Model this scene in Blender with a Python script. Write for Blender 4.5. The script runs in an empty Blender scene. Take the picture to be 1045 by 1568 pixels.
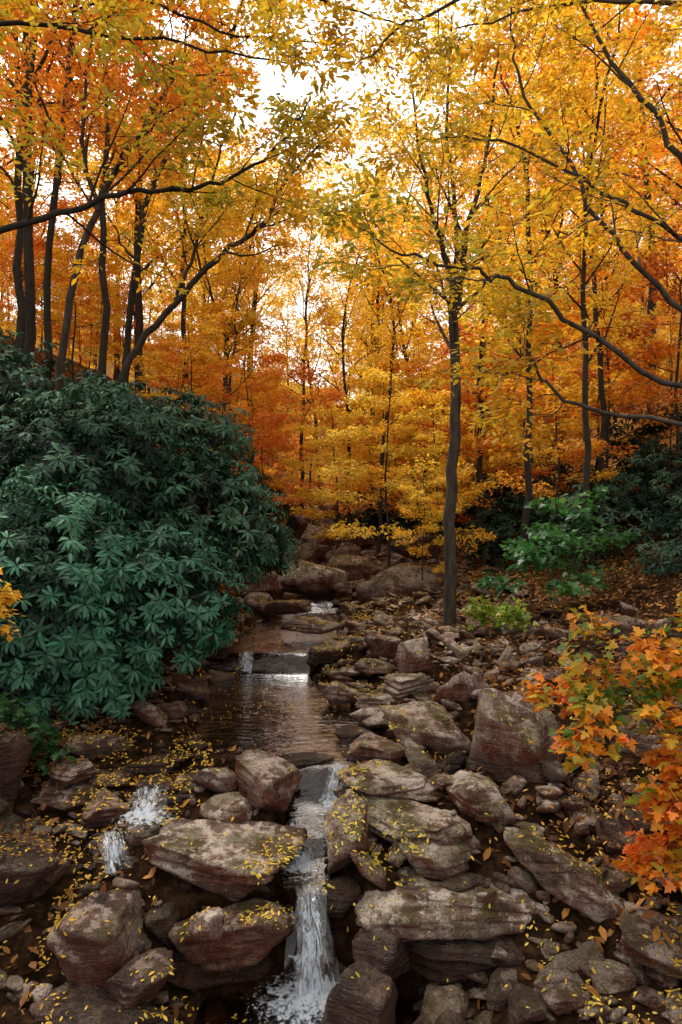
import bpy, math, random, time
import numpy as np
from mathutils import Vector, Matrix, Euler
T0=time.time()
random.seed(7)
scene=bpy.context.scene
COL=scene.collection

# ------------------------------------------------------------------ helpers
def mk_mesh(name,V,F,attrs=None,smooth=True,mats=(),midx=None):
    V=np.asarray(V,dtype=np.float32); F=np.asarray(F,dtype=np.int32)
    me=bpy.data.meshes.new(name)
    k=F.shape[1]; nf=F.shape[0]
    me.vertices.add(len(V)); me.vertices.foreach_set('co',V.ravel())
    me.loops.add(nf*k); me.loops.foreach_set('vertex_index',F.ravel())
    me.polygons.add(nf); me.polygons.foreach_set('loop_start',np.arange(0,nf*k,k,dtype=np.int32))
    me.update(calc_edges=True)
    me.polygons.foreach_set('use_smooth',np.full(nf,smooth,dtype=bool))
    for m in mats: me.materials.append(m)
    if midx is not None: me.polygons.foreach_set('material_index',np.asarray(midx,dtype=np.int32))
    if attrs:
        for kx,a in attrs.items():
            at=me.attributes.new(kx,'FLOAT','POINT'); at.data.foreach_set('value',np.asarray(a,dtype=np.float32))
    me.update()
    return me
def mk_obj(name,me,parent=None,loc=None):
    o=bpy.data.objects.new(name,me); COL.objects.link(o)
    if loc is not None: o.location=loc
    if parent: o.parent=parent
    return o
def _h(ix,iy,iz,seed):
    with np.errstate(over='ignore'):
        n=(ix.astype(np.uint32)*np.uint32(374761393)+iy.astype(np.uint32)*np.uint32(668265263)+iz.astype(np.uint32)*np.uint32(2246822519)+np.uint32(seed*3266489917&0xffffffff))
        n=(n^(n>>np.uint32(13)))*np.uint32(1274126177)
        n=n^(n>>np.uint32(16))
    return (n&np.uint32(0xffffff)).astype(np.float64)/float(0xffffff)
def vnoise(P,seed=0):
    Pi=np.floor(P).astype(np.int64); f=P-Pi; f=f*f*(3-2*f)
    x,y,z=Pi[:,0],Pi[:,1],Pi[:,2]; r=0
    for dx in (0,1):
        for dy in (0,1):
            for dz in (0,1):
                w=(f[:,0] if dx else 1-f[:,0])*(f[:,1] if dy else 1-f[:,1])*(f[:,2] if dz else 1-f[:,2])
                r=r+w*_h(x+dx,y+dy,z+dz,seed)
    return r*2-1
def fbm(P,o=4,seed=0):
    r=0;a=1.;s=0
    for i in range(o):
        r=r+a*vnoise(P*(2.03**i)+17.3*i,seed+i); s+=a; a*=.5
    return r/s
def sstep(a,b,x):
    t=np.clip((x-a)/(b-a),0,1); return t*t*(3-2*t)

# ------------------------------------------------------------------ materials
class NT:
    def __init__(s,name):
        s.m=bpy.data.materials.new(name); s.m.use_nodes=True
        s.t=s.m.node_tree; s.t.nodes.clear()
        s.out=s.n('ShaderNodeOutputMaterial')
    def n(s,t,**kw):
        nd=s.t.nodes.new(t)
        for k,v in kw.items(): setattr(nd,k,v)
        return nd
    def l(s,a,b): s.t.links.new(a,b)
    def noise(s,vec,scale,detail=5,rough=.55,dist=0):
        n=s.n('ShaderNodeTexNoise'); n.inputs['Scale'].default_value=scale
        n.inputs['Detail'].default_value=detail; n.inputs['Roughness'].default_value=rough
        n.inputs['Distortion'].default_value=dist
        if vec is not None: s.l(vec,n.inputs['Vector'])
        return n.outputs['Fac']
    def ramp(s,fac,stops,interp='LINEAR'):
        r=s.n('ShaderNodeValToRGB'); cr=r.color_ramp; cr.interpolation=interp
        while len(cr.elements)>1: cr.elements.remove(cr.elements[0])
        cr.elements[0].position=stops[0][0]; cr.elements[0].color=(*stops[0][1],1)
        for p,c in stops[1:]:
            e=cr.elements.new(p); e.color=(*c,1)
        s.l(fac,r.inputs['Fac']); return r.outputs['Color']
    def math(s,op,a,b=None,clamp=False):
        m=s.n('ShaderNodeMath',operation=op); m.use_clamp=clamp
        for i,v in enumerate((a,b)):
            if v is None: continue
            if isinstance(v,(int,float)): m.inputs[i].default_value=v
            else: s.l(v,m.inputs[i])
        return m.outputs[0]
    def mix(s,f,a,b,mode='MIX'):
        m=s.n('ShaderNodeMixRGB',blend_type=mode)
        for i,v in zip(('Fac','Color1','Color2'),(f,a,b)):
            if isinstance(v,(int,float)): m.inputs[i].default_value=v
            elif isinstance(v,tuple): m.inputs[i].default_value=(*v,1)
            else: s.l(v,m.inputs[i])
        return m.outputs[0]
    def attr(s,name):
        a=s.n('ShaderNodeAttribute'); a.attribute_name=name; return a.outputs['Fac']
    def pos(s):
        return s.n('ShaderNodeNewGeometry').outputs['Position']
    def mapping(s,vec,sc):
        m=s.n('ShaderNodeMapping'); m.inputs['Scale'].default_value=sc; s.l(vec,m.inputs['Vector']); return m.outputs[0]

def leaf_mat(name,stops,trans=.5,gloss=.03,rough=.45):
    N=NT(name)
    c=N.ramp(N.attr('rnd'),stops)
    c=N.mix(1.0,c,N.attr('rnd2'),'MULTIPLY')
    d=N.n('ShaderNodeBsdfDiffuse'); N.l(c,d.inputs['Color'])
    t=N.n('ShaderNodeBsdfTranslucent'); N.l(c,t.inputs['Color'])
    m=N.n('ShaderNodeMixShader'); m.inputs[0].default_value=trans
    N.l(d.outputs[0],m.inputs[1]); N.l(t.outputs[0],m.inputs[2])
    g=N.n('ShaderNodeBsdfGlossy'); g.inputs['Roughness'].default_value=rough
    m2=N.n('ShaderNodeMixShader'); m2.inputs[0].default_value=gloss
    N.l(m.outputs[0],m2.inputs[1]); N.l(g.outputs[0],m2.inputs[2])
    N.l(m2.outputs[0],N.out.inputs['Surface'])
    return N.m
M_YEL=leaf_mat('leaf_yellow',[(0,(.84,.38,.015)),(.3,(.87,.50,.025)),(.6,(.87,.59,.05)),(1,(.68,.55,.06))])
M_GOLD=leaf_mat('leaf_gold',[(0,(.80,.24,.015)),(.3,(.82,.36,.02)),(.6,(.82,.46,.03)),(1,(.56,.45,.04))])
M_ORG=leaf_mat('leaf_orange',[(0,(.68,.14,.02)),(.3,(.80,.23,.022)),(.6,(.84,.32,.025)),(1,(.84,.46,.035))])
M_OLV=leaf_mat('leaf_olive_gold',[(0,(.82,.32,.014)),(.35,(.78,.43,.02)),(.65,(.58,.42,.03)),(1,(.32,.34,.045))])
M_RED=leaf_mat('leaf_russet',[(0,(.42,.08,.02)),(.4,(.60,.17,.03)),(1,(.70,.32,.04))])
M_GRN=leaf_mat('leaf_green',[(0,(.025,.09,.02)),(.5,(.04,.14,.03)),(1,(.10,.21,.03))])
M_LIME=leaf_mat('leaf_yellow_green',[(0,(.13,.26,.03)),(.5,(.26,.34,.03)),(1,(.5,.42,.04))])
M_MAPLE=leaf_mat('leaf_maple_orange',[(0,(.74,.10,.015)),(.3,(.83,.21,.015)),(.52,(.83,.33,.015)),(.66,(.60,.42,.03)),(.82,(.15,.28,.035)),(1,(.07,.18,.03))],trans=.4)
M_RHO=leaf_mat('leaf_rhododendron',[(0,(.013,.055,.030)),(.35,(.028,.110,.060)),(.7,(.058,.17,.095)),(1,(.13,.27,.14))],trans=.15,gloss=.03,rough=.4)
M_RHO2=leaf_mat('leaf_rhododendron_dark',[(0,(.012,.038,.020)),(.4,(.026,.078,.042)),(.75,(.050,.12,.065)),(.9,(.10,.16,.08)),(1,(.26,.13,.05))],trans=.12,gloss=.025,rough=.4)  # darker leaf colour with some reddish brown, for the bushes further back
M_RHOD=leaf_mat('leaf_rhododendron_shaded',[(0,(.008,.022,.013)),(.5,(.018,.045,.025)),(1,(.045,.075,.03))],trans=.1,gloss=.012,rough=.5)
M_LITY=leaf_mat('leaf_fallen_yellow',[(0,(.42,.18,.02)),(.5,(.62,.38,.035)),(1,(.52,.43,.07))],trans=.1)
M_LITB=leaf_mat('leaf_fallen_brown',[(0,(.07,.032,.016)),(.45,(.17,.072,.026)),(.75,(.34,.15,.03)),(1,(.50,.30,.05))],trans=.05,gloss=.01)

def bark_mat(name,a,b):
    N=NT(name); p=N.pos()
    n1=N.noise(N.mapping(p,(1,1,.25)),22,4); n2=N.noise(p,3.0,2)
    c=N.ramp(n1,[(.3,a),(.65,b)]); c=N.mix(n2,c,(.05,.045,.035),'MIX')
    d=N.n('ShaderNodeBsdfDiffuse')
    N.l(c,d.inputs['Color'])
    bp=N.n('ShaderNodeBump'); bp.inputs['Strength'].default_value=.7; bp.inputs['Distance'].default_value=.01
    N.l(n1,bp.inputs['Height']); N.l(bp.outputs[0],d.inputs['Normal'])
    N.l(d.outputs[0],N.out.inputs['Surface']); return N.m
M_BARK=bark_mat('bark_dark',(.014,.011,.009),(.055,.043,.034))
M_BARKM=bark_mat('bark_brown',(.025,.019,.014),(.13,.095,.07))
M_BARKG=bark_mat('bark_grey',(.05,.04,.034),(.16,.135,.11))

def rock_mat():
    N=NT('creek_rock'); p=N.pos()
    geo=N.n('ShaderNodeNewGeometry'); sx=N.n('ShaderNodeSeparateXYZ'); N.l(geo.outputs['Normal'],sx.inputs[0]); nz=sx.outputs['Z']
    tone=N.attr('tone'); wet_dark=N.attr('wet_dark')
    n1=N.noise(p,5.0,5,.62); n2=N.noise(p,17,6,.72); n3=N.noise(p,120,2,.6)
    st=N.noise(N.mapping(p,(3,3,30)),1.6,4,.65,.8)
    mixn=N.math('ADD',N.math('MULTIPLY',n1,.6),N.math('MULTIPLY',st,.4))
    brown=N.ramp(mixn,[(.37,(.022,.010,.007)),(.46,(.085,.035,.021)),(.54,(.19,.092,.055)),(.63,(.33,.205,.14))])
    grey=N.ramp(mixn,[(.37,(.050,.031,.022)),(.46,(.17,.110,.078)),(.55,(.32,.24,.185)),(.63,(.50,.41,.33))])
    base=N.mix(tone,brown,grey)
    side=N.math('SUBTRACT',1.0,N.math('MULTIPLY',N.math('MAXIMUM',nz,0.0),1.35),clamp=True)
    redf=N.math('MULTIPLY',side,N.ramp(N.noise(p,2.6,3),[(.34,(0,0,0)),(.50,(1,1,1))]))
    base=N.mix(N.math('MULTIPLY',redf,.88),base,N.mix(st,(.035,.011,.007),(.26,.070,.032)))
    up=N.math('MULTIPLY',N.math('SUBTRACT',nz,.15),1.5,clamp=True)
    lf=N.ramp(N.math('ADD',N.math('MULTIPLY',n2,.6),N.math('MULTIPLY',n1,.4)),[(.495,(0,0,0)),(.525,(1,1,1))])
    lf=N.math('MULTIPLY',lf,N.math('ADD',N.math('MULTIPLY',up,.8),.2),clamp=True)
    base=N.mix(N.math('MULTIPLY',lf,N.math('ADD',N.math('MULTIPLY',tone,.4),.38)),base,(.64,.54,.45))
    mf=N.math('MULTIPLY',N.ramp(N.noise(p,3.6,6,.68),[(.48,(0,0,0)),(.54,(1,1,1))]),up)
    base=N.mix(N.math('MULTIPLY',mf,.62),base,N.mix(n2,(.03,.028,.008),(.14,.12,.026)))
    sp=N.ramp(n3,[(.34,(.5,.48,.46)),(.47,(1,1,1)),(.66,(1.25,1.22,1.2))])
    base=N.mix(1.0,base,sp,'MULTIPLY')
    wcol=N.mix(wet_dark,(1,1,1),(.21,.15,.11))
    base=N.mix(1.0,base,wcol,'MULTIPLY')
    d=N.n('ShaderNodeBsdfPrincipled'); N.l(base,d.inputs['Base Color'])
    N.l(N.math('SUBTRACT',.85,N.math('MULTIPLY',wet_dark,.6)),d.inputs['Roughness'])
    N.l(N.math('ADD',.12,N.math('MULTIPLY',wet_dark,.35)),d.inputs['Specular IOR Level'])
    hh=N.math('ADD',N.math('MULTIPLY',n2,1.0),N.math('ADD',N.math('MULTIPLY',n3,.25),N.math('MULTIPLY',st,.8)))
    bp=N.n('ShaderNodeBump'); bp.inputs['Strength'].default_value=1.0; bp.inputs['Distance'].default_value=.04
    N.l(hh,bp.inputs['Height']); N.l(bp.outputs[0],d.inputs['Normal'])
    N.l(d.outputs[0],N.out.inputs['Surface']); return N.m
M_ROCK=rock_mat()

def ground_mat():
    N=NT('forest_floor'); p=N.pos()
    sx=N.n('ShaderNodeSeparateXYZ'); N.l(p,sx.inputs[0])
    far=N.math('MULTIPLY',N.math('SUBTRACT',sx.outputs['Y'],7.0),.12,clamp=True)
    n2=N.noise(p,14,5,.65); v=N.n('ShaderNodeTexVoronoi'); v.inputs['Scale'].default_value=17; N.l(p,v.inputs['Vector'])
    near=N.ramp(n2,[(.3,(.005,.0035,.0022)),(.5,(.017,.009,.005)),(.7,(.052,.026,.012))])  # near soil colour darkened, painting in a dimmer foreground under the bright sky
    fr=N.ramp(n2,[(.3,(.018,.009,.005)),(.5,(.06,.028,.011)),(.7,(.18,.08,.02))])
    c=N.mix(far,near,fr)
    vc=N.n('ShaderNodeSeparateColor'); N.l(v.outputs['Color'],vc.inputs[0])
    lf=N.ramp(vc.outputs[0],[(.55,(0,0,0)),(.60,(1,1,1))])
    lc=N.ramp(vc.outputs[1],[(.0,(.09,.035,.015)),(.5,(.22,.09,.022)),(1,(.38,.20,.04))])
    c=N.mix(N.math('MULTIPLY',lf,N.math('MULTIPLY',far,.8)),c,lc)
    d=N.n('ShaderNodeBsdfDiffuse'); N.l(c,d.inputs['Color'])
    bp=N.n('ShaderNodeBump'); bp.inputs['Strength'].default_value=.8; bp.inputs['Distance'].default_value=.03
    N.l(n2,bp.inputs['Height']); N.l(bp.outputs[0],d.inputs['Normal'])
    N.l(d.outputs[0],N.out.inputs['Surface']); return N.m
M_GND=ground_mat()

def water_mat():
    N=NT('creek_water'); p=N.pos()
    n1=N.noise(N.mapping(p,(1,2.2,1)),7,3,.5,.4); n2=N.noise(N.mapping(p,(1,2,1)),26,3,.5,.3)
    bp=N.n('ShaderNodeBump'); bp.inputs['Strength'].default_value=.6; bp.inputs['Distance'].default_value=.022
    N.l(N.math('ADD',n1,N.math('MULTIPLY',n2,.3)),bp.inputs['Height'])
    fr=N.n('ShaderNodeFresnel'); fr.inputs['IOR'].default_value=1.34; N.l(bp.outputs[0],fr.inputs['Normal'])
    t=N.n('ShaderNodeBsdfTransparent'); t.inputs['Color'].default_value=(.9,.66,.42,1)
    g=N.n('ShaderNodeBsdfGlossy'); g.inputs['Roughness'].default_value=.05; g.inputs['Color'].default_value=(1,1,1,1); N.l(bp.outputs[0],g.inputs['Normal'])
    m=N.n('ShaderNodeMixShader'); N.l(N.math('MULTIPLY',fr.outputs[0],3.0,clamp=True),m.inputs[0]); N.l(t.outputs[0],m.inputs[1]); N.l(g.outputs[0],m.inputs[2])
    N.l(m.outputs[0],N.out.inputs['Surface']); return N.m
M_WAT=water_mat()
def foam_mat(name,sheet):
    N=NT(name)
    d=N.n('ShaderNodeBsdfDiffuse'); d.inputs['Color'].default_value=(.74,.79,.84,1)
    t=N.n('ShaderNodeBsdfTranslucent'); t.inputs['Color'].default_value=(.74,.79,.84,1)
    m=N.n('ShaderNodeMixShader'); m.inputs[0].default_value=.4; N.l(d.outputs[0],m.inputs[1]); N.l(t.outputs[0],m.inputs[2])
    tr=N.n('ShaderNodeBsdfTransparent'); gl=N.n('ShaderNodeBsdfGlossy'); gl.inputs['Roughness'].default_value=.12
    clear=N.n('ShaderNodeMixShader'); clear.inputs[0].default_value=.04; N.l(tr.outputs[0],clear.inputs[1]); N.l(gl.outputs[0],clear.inputs[2])
    s=N.attr('s'); tt=N.attr('t')
    if sheet:
        cb=N.n('ShaderNodeCombineXYZ'); N.l(N.math('MULTIPLY',s,3.2),cb.inputs[0]); N.l(N.math('MULTIPLY',tt,3.0),cb.inputs[1]); N.l(N.attr('k'),cb.inputs[2])
        n=N.noise(cb.outputs[0],1.5,7,.76,1.0)
        dens=N.math('ADD',n,N.math('MULTIPLY',tt,.06))
        dens=N.math('SUBTRACT',dens,N.math('MULTIPLY',N.math('POWER',N.math('ABSOLUTE',s),2.0),.17))
        a=N.ramp(dens,[(.48,(0,0,0)),(.60,(1,1,1))])
    else:
        n=N.noise(N.pos(),34,5,.7); dens=N.math('SUBTRACT',N.math('ADD',n,.14),N.math('MULTIPLY',N.math('POWER',tt,1.5),.36))
        a=N.ramp(dens,[(.46,(0,0,0)),(.60,(1,1,1))])
    m3=N.n('ShaderNodeMixShader'); N.l(a,m3.inputs[0]); N.l(clear.outputs[0] if sheet else tr.outputs[0],m3.inputs[1]); N.l(m.outputs[0],m3.inputs[2])
    N.l(m3.outputs[0],N.out.inputs['Surface']); return N.m
M_FALL=foam_mat('falling_water',True); M_FOAM=foam_mat('froth',False)

# ------------------------------------------------------------------ terrain
WY=[-20,2.0,3.22,3.38,3.68,3.78,4.12,4.28,6.68,6.82,9.2,9.5,12,16,20,30,50,100,200]
WZ=[-.8,-.26,-.24,.13,.15,.24,.26,.43,.44,.62,.65,.8,.92,1.12,1.32,1.9,3.8,12,34]
SY=[-20,2,3,4,5,6.6,9,12,16,20,30,50,100,200]
SZ=[-.5,-.28,-.10,.30,.47,.56,.74,.98,1.18,1.38,2.0,4.0,12.2,34]
CY=[-20,3.0,3.4,3.8,4.2,4.6,5,5.6,6.3,6.8,7.5,9,12,16,20,40]
CX=[-.4,-.15,-.14,-.2,-.12,-.34,-.40,-.52,-.70,-.74,-.55,-.45,-.6,-.7,-.8,-1.0]
HY=[-20,2.5,3.2,3.5,4.2,4.5,5.5,6.5,7,9,10,20]
HW=[.6,.5,.42,.14,.14,.58,.60,.44,.54,.50,.3,.4]
def W(y): return np.interp(y,WY,WZ)
def Cx(y): return np.interp(y,CY,CX)
def Hw(y): return np.interp(y,HY,HW)
def H(x,y,detail=True):
    x=np.asarray(x,dtype=float); y=np.asarray(y,dtype=float)
    d=np.abs(x-Cx(y)); hw=Hw(y)
    b=W(y)*(1-sstep(hw*1.4,hw*1.4+.45,d))+np.interp(y,SY,SZ)*sstep(hw*1.4,hw*1.4+.45,d)
    h=b-.17+.24*sstep(hw*.8,hw*1.35,d)
    L=np.clip(-x-1.25,0,60); R=np.clip(x-1.1,0,60)
    h=h+sstep(4.4,6.2,y)*(L*.62-np.clip(L-5,0,60)*.35)+np.clip(-x-2.0,0,5)*.25
    h=h+R*.14+np.clip(x-3.0,0,60)*.32*sstep(5,9,y)
    if detail:
        s=np.shape(h); P=np.stack([np.ravel(x),np.ravel(y),np.zeros(x.size)],1)
        h=h+(fbm(P*1.6,4,3)*.12).reshape(s)*sstep(0,.6,d)+(fbm(P*9,3,9)*.03).reshape(s)
    return h
def hz(x,y): return float(H(np.array([x]),np.array([y]))[0])
xs=np.unique(np.concatenate([np.linspace(-140,-12,24),np.linspace(-12,-3,40),np.linspace(-3,3.2,150),np.linspace(3.2,12,50),np.linspace(12,140,24)]))
ys=np.unique(np.concatenate([np.linspace(-30,1.8,16),np.linspace(1.8,10,200),np.linspace(10,30,110),np.linspace(30,190,50)]))
X,Y=np.meshgrid(xs,ys); Z=H(X,Y)
nx,ny=len(xs),len(ys)
idx=np.arange(nx*ny).reshape(ny,nx)
F=np.stack([idx[:-1,:-1],idx[:-1,1:],idx[1:,1:],idx[1:,:-1]],-1).reshape(-1,4)
mk_obj('forest_ground',mk_mesh('forest_ground',np.stack([X,Y,Z],-1).reshape(-1,3),F,mats=[M_GND]))
yw=np.unique(np.concatenate([np.linspace(1.5,10,260),np.linspace(10,24,80)])); tw=np.linspace(-1,1,28)
wl=Hw(yw)*1.2+.03
wl=np.where(yw<3.2,1.0,wl); wl=np.where((yw>=3.2)&(yw<3.44),.07,wl)
X=Cx(yw)[:,None]+tw[None,:]*wl[:,None]; Y=np.repeat(yw[:,None],28,1); Z=W(Y)-.03+.006*fbm(np.stack([X.ravel()*5,Y.ravel()*5,X.ravel()*0],1),2,5).reshape(X.shape)
idx=np.arange(X.size).reshape(X.shape)
F=np.stack([idx[:-1,:-1],idx[:-1,1:],idx[1:,1:],idx[1:,:-1]],-1).reshape(-1,4)
mk_obj('creek_water',mk_mesh('creek_water',np.stack([X,Y,Z],-1).reshape(-1,3),F,mats=[M_WAT]))

# ------------------------------------------------------------------ rocks
import bmesh
_ico={}
def ico(s):
    if s not in _ico:
        bm=bmesh.new(); bmesh.ops.create_icosphere(bm,subdivisions=s,radius=1)
        V=np.array([v.co[:] for v in bm.verts]); F=np.array([[v.index for v in f.verts] for f in bm.faces]); bm.free()
        V/=np.linalg.norm(V,axis=1)[:,None]; _ico[s]=(V,F)
    return _ico[s]
def rock_geo(dims,rot,loc,seed,sub=4,flat=.62,strata=.05,sharp=22):
    r=np.random.default_rng(seed); D,F=ico(sub)
    n=r.normal(size=(12,3)); n/=np.linalg.norm(n,axis=1)[:,None]
    d=r.uniform(.55,.98,12)
    n=np.vstack([n,[[.12*r.normal(),.12*r.normal(),1],[.1,0,-1]]]); d=np.append(d,[flat,flat])
    n/=np.linalg.norm(n,axis=1)[:,None]
    q=np.clip(D@n.T,0,None)/d
    rad=(np.sum(q**sharp,1)+.75**sharp)**(-1/sharp)
    P=D*rad[:,None]
    o=r.uniform(0,50,3)
    tl=P+o
    lay=vnoise(np.stack([tl[:,0]*1.0,tl[:,1]*1.0,tl[:,2]*8],1),seed%97)
    lay2=vnoise(np.stack([tl[:,0]*2.,tl[:,1]*2.,tl[:,2]*17],1),seed%89)
    m=1+strata*1.3*np.sign(lay)*np.abs(lay)**.5+strata*.6*lay2
    P[:,:2]*=m[:,None]
    P=P*(1+.07*fbm(tl*1.7,3,seed%71)[:,None]+.055*fbm(tl*5,5,seed%61)[:,None])
    ext=P.max(0)-P.min(0); P=(P-(P.max(0)+P.min(0))/2)/ext*np.array(dims)
    M=np.array(Euler(rot).to_matrix()); P=P@M.T+np.array(loc)
    return P,F
def hero(name,x,y,z,dims,yaw=0,tx=0,ty=0,seed=1,tone=.3,wet_dark=0,sub=5,flat=.62,strata=.05,sharp=22):
    P,F=rock_geo(dims,(math.radians(tx),math.radians(ty),math.radians(yaw)),(0,0,0),seed,sub,flat,strata,sharp)
    lvl=float(W(y))
    zz=P[:,2]+z
    w=np.clip(wet_dark+.9*(1-sstep(lvl+.0,lvl+.12,zz+.04*fbm(P*6,2,4))),0,1)
    me=mk_mesh(name,P,F,attrs={'tone':np.full(len(P),tone),'wet_dark':w},mats=[M_ROCK])
    return mk_obj(name,me,loc=(x,y,z))
B='boulder'; S='rock_slab'; R_='creek_rock'
heroes=[
 (S,-.59,3.5,.21,(.86,.55,.24),8,0,4,11,.8,0),
 (S,-.50,3.25,.0,(.62,.42,.22),14,0,-10,12,.05,.2),
 (R_,-.60,3.05,.15,(.17,.14,.12),20,0,0,13,.9,0),
 (S,.67,3.32,.08,(1.20,.46,.12),-6,8,4,14,1,0),
 (B,.07,2.84,-.10,(.35,.36,.42),20,0,0,15,.2,.9),
 (B,-1.09,3.1,.06,(.46,.44,.32),30,8,0,16,.3,.35),
 (R_,-.87,2.92,-.02,(.32,.27,.17),0,0,0,17,.2,.6),
 (B,1.10,3.35,.23,(.68,.28,.18),-22,-10,26,18,1,0),
 (R_,.48,3.54,.21,(.39,.3,.20),10,0,0,19,1,0),
 (B,.03,3.62,.30,(.40,.36,.30),50,0,-12,20,1,0),
 (S,.31,3.74,.32,(.74,.42,.13),-10,0,6,21,.85,0),
 (S,.28,4.0,.43,(.62,.4,.12),-4,4,2,22,.75,0),
 (S,.22,4.32,.50,(.36,.3,.14),6,0,0,23,.1,.1),
 (B,.81,3.9,.36,(.44,.36,.24),-15,0,10,24,1,0),
 (B,1.08,4.35,.44,(.76,.66,.90),-12,0,-6,25,.65,.0),
 (B,.58,4.7,.50,(.66,.5,.30),-8,0,8,26,.6,0),
 (S,.56,5.4,.65,(.42,.36,.17),16,0,-10,27,.9,0),
 (B,.62,5.9,.76,(.30,.26,.30),0,0,0,28,1.,0),
 (S,.0,5.6,.52,(.34,.34,.16),20,0,0,29,.9,0),
 (B,-.45,4.0,.40,(.42,.38,.30),-30,0,14,30,.5,.1),
 (R_,-.72,4.05,.41,(.24,.2,.15),0,0,0,31,.6,0),
 (R_,-.64,3.8,.33,(.30,.24,.15),12,0,0,32,.8,.0),
 (S,-.25,4.38,.39,(.42,.22,.10),6,0,0,33,.5,.1),
 (R_,-1.6,4.5,.45,(.42,.36,.18),-8,0,0,34,.4,.2),
 (S,-1.58,4.0,.36,(.5,.4,.11),10,0,4,35,.3,.3),
 (S,-1.62,4.05,.46,(.36,.3,.08),-10,0,-4,36,.2,.3),
 (S,-1.31,3.85,.33,(.36,.3,.14),-12,0,6,37,.1,.4),
 (B,-1.05,3.70,.22,(.24,.22,.18),0,0,0,38,.2,.6),
 (B,-1.98,3.9,.5,(.5,.5,.6),0,0,0,39,.0,.8),
 (B,-1.66,3.4,.2,(.55,.42,.30),0,0,0,40,.0,.8),
 (B,-.42,10.0,1.0,(1.0,.8,.50),-14,0,10,41,.9,0),
 (B,.85,9.5,.92,(1.3,1.0,.68),0,0,0,42,.3,.35),
 (S,-.33,7.6,.74,(.70,.4,.15),6,0,3,43,.5,.1),
 (S,-1.15,9.5,1.03,(.7,.5,.30),0,0,0,44,.1,.1),
 (S,-.72,8.9,.76,(.7,.4,.18),0,0,-4,45,.1,.3),
 (B,-.43,14,1.45,(1.0,.8,.6),0,0,0,46,.8,.0),
 (B,-.56,12.6,1.2,(.8,.6,.45),0,0,0,47,.6,.0),
 (B,-.94,12,1.1,(.55,.5,.5),0,0,0,48,1,0),
 (B,.05,12,1.15,(.7,.6,.5),0,0,0,49,.3,.2),
 (S,-1.25,6.9,.63,(.45,.4,.20),0,0,0,50,.0,.6),
 (S,-.12,6.75,.60,(.46,.36,.20),0,0,0,51,.1,.4),
 (S,-1.3,5.7,.55,(.45,.4,.18),0,0,0,52,.0,.6),
 (S,.11,4.8,.43,(.34,.22,.10),8,0,0,53,.2,.2),
 (S,.85,5.1,.64,(.30,.14,.36),20,14,30,54,.6,0),
 (S,.98,5.15,.62,(.3,.12,.34),10,10,35,55,.6,0),
 (S,-1.0,2.85,-.08,(.6,.35,.14),5,0,0,56,.0,.9),
 (B,1.62,3.5,.33,(.55,.4,.26),10,0,10,57,.0,.5),
 (S,.62,3.30,-.07,(1.0,.5,.20),0,0,0,58,.0,.9),
 (R_,-.0,3.46,.06,(.2,.2,.18),0,0,0,59,.1,.7),
 (R_,.09,4.45,.42,(.2,.16,.12),0,0,0,60,.3,.2),
 (R_,.20,3.22,-.06,(.3,.3,.26),0,0,0,61,.0,.9),
 (B,.42,6.5,.72,(.4,.35,.22),0,0,0,62,.4,.1),
 (B,.15,10.8,1.1,(.8,.6,.45),0,0,0,63,.4,.1),
 (B,-.25,16,1.55,(1.1,.9,.65),0,0,0,64,.6,.0),
 (B,-.9,17,1.6,(1.0,.9,.65),0,0,0,65,.7,.0),
 (B,1.3,12,1.35,(1.0,.8,.5),0,0,0,66,.2,.3),
 (R_,-.85,3.30,.02,(.22,.2,.16),30,0,0,67,.1,.7),
 (S,1.45,2.95,.12,(.5,.35,.12),-20,0,14,68,.5,.4),
 (R_,.95,2.95,-.02,(.25,.2,.13),20,0,0,69,.4,.5),
 (S,.34,4.95,.50,(.40,.25,.09),-12,0,0,70,.9,0),
 (S,.27,5.3,.54,(.36,.25,.09),12,0,4,71,.9,0),
 (S,.32,6.1,.62,(.40,.3,.11),-12,0,4,72,.7,0),
 (S,-.62,3.28,-.16,(.6,.3,.16),-5,0,4,73,.0,.9),
 (S,.04,6.15,.56,(.34,.2,.08),8,0,0,74,.9,0),
 (S,.15,7.1,.66,(.5,.3,.11),-8,0,0,75,.6,.1),
 (S,1.35,3.75,.33,(.42,.3,.10),-30,0,16,76,.3,.3),
 (S,-1.15,4.35,.40,(.4,.26,.09),12,0,-3,77,.4,.3),
 (B,1.95,4.3,.5,(.55,.45,.3),20,0,0,78,.1,.5),
 (B,2.1,5.3,.62,(.6,.45,.28),-20,0,0,79,.1,.5),
 (S,1.65,5.6,.62,(.5,.4,.16),30,0,5,80,.2,.4),
 (B,2.7,6.4,.85,(.7,.5,.34),10,0,0,81,.1,.5),
 (S,1.45,6.4,.68,(.45,.35,.14),-15,0,6,82,.3,.3),
 (B,2.0,6.9,.76,(.5,.4,.24),25,0,0,83,.1,.5),
 (S,2.35,3.9,.5,(.6,.4,.16),-25,0,8,84,.1,.6),
 (R_,.80,2.85,-.08,(.24,.2,.14),30,0,0,85,.1,.7),
 (R_,1.15,2.9,.02,(.2,.16,.12),-30,0,0,86,.6,.3),
 (R_,.45,2.8,-.18,(.24,.22,.16),12,0,0,87,.0,.9),
 (B,-1.3,13.5,1.5,(.8,.7,.6),0,0,0,88,.4,.1),
 (B,.3,14.5,1.4,(.9,.7,.5),0,0,0,89,.5,.1),
 (B,-.6,19.5,1.8,(1.3,1.0,.8),0,0,0,90,.6,.0),
]
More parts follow.
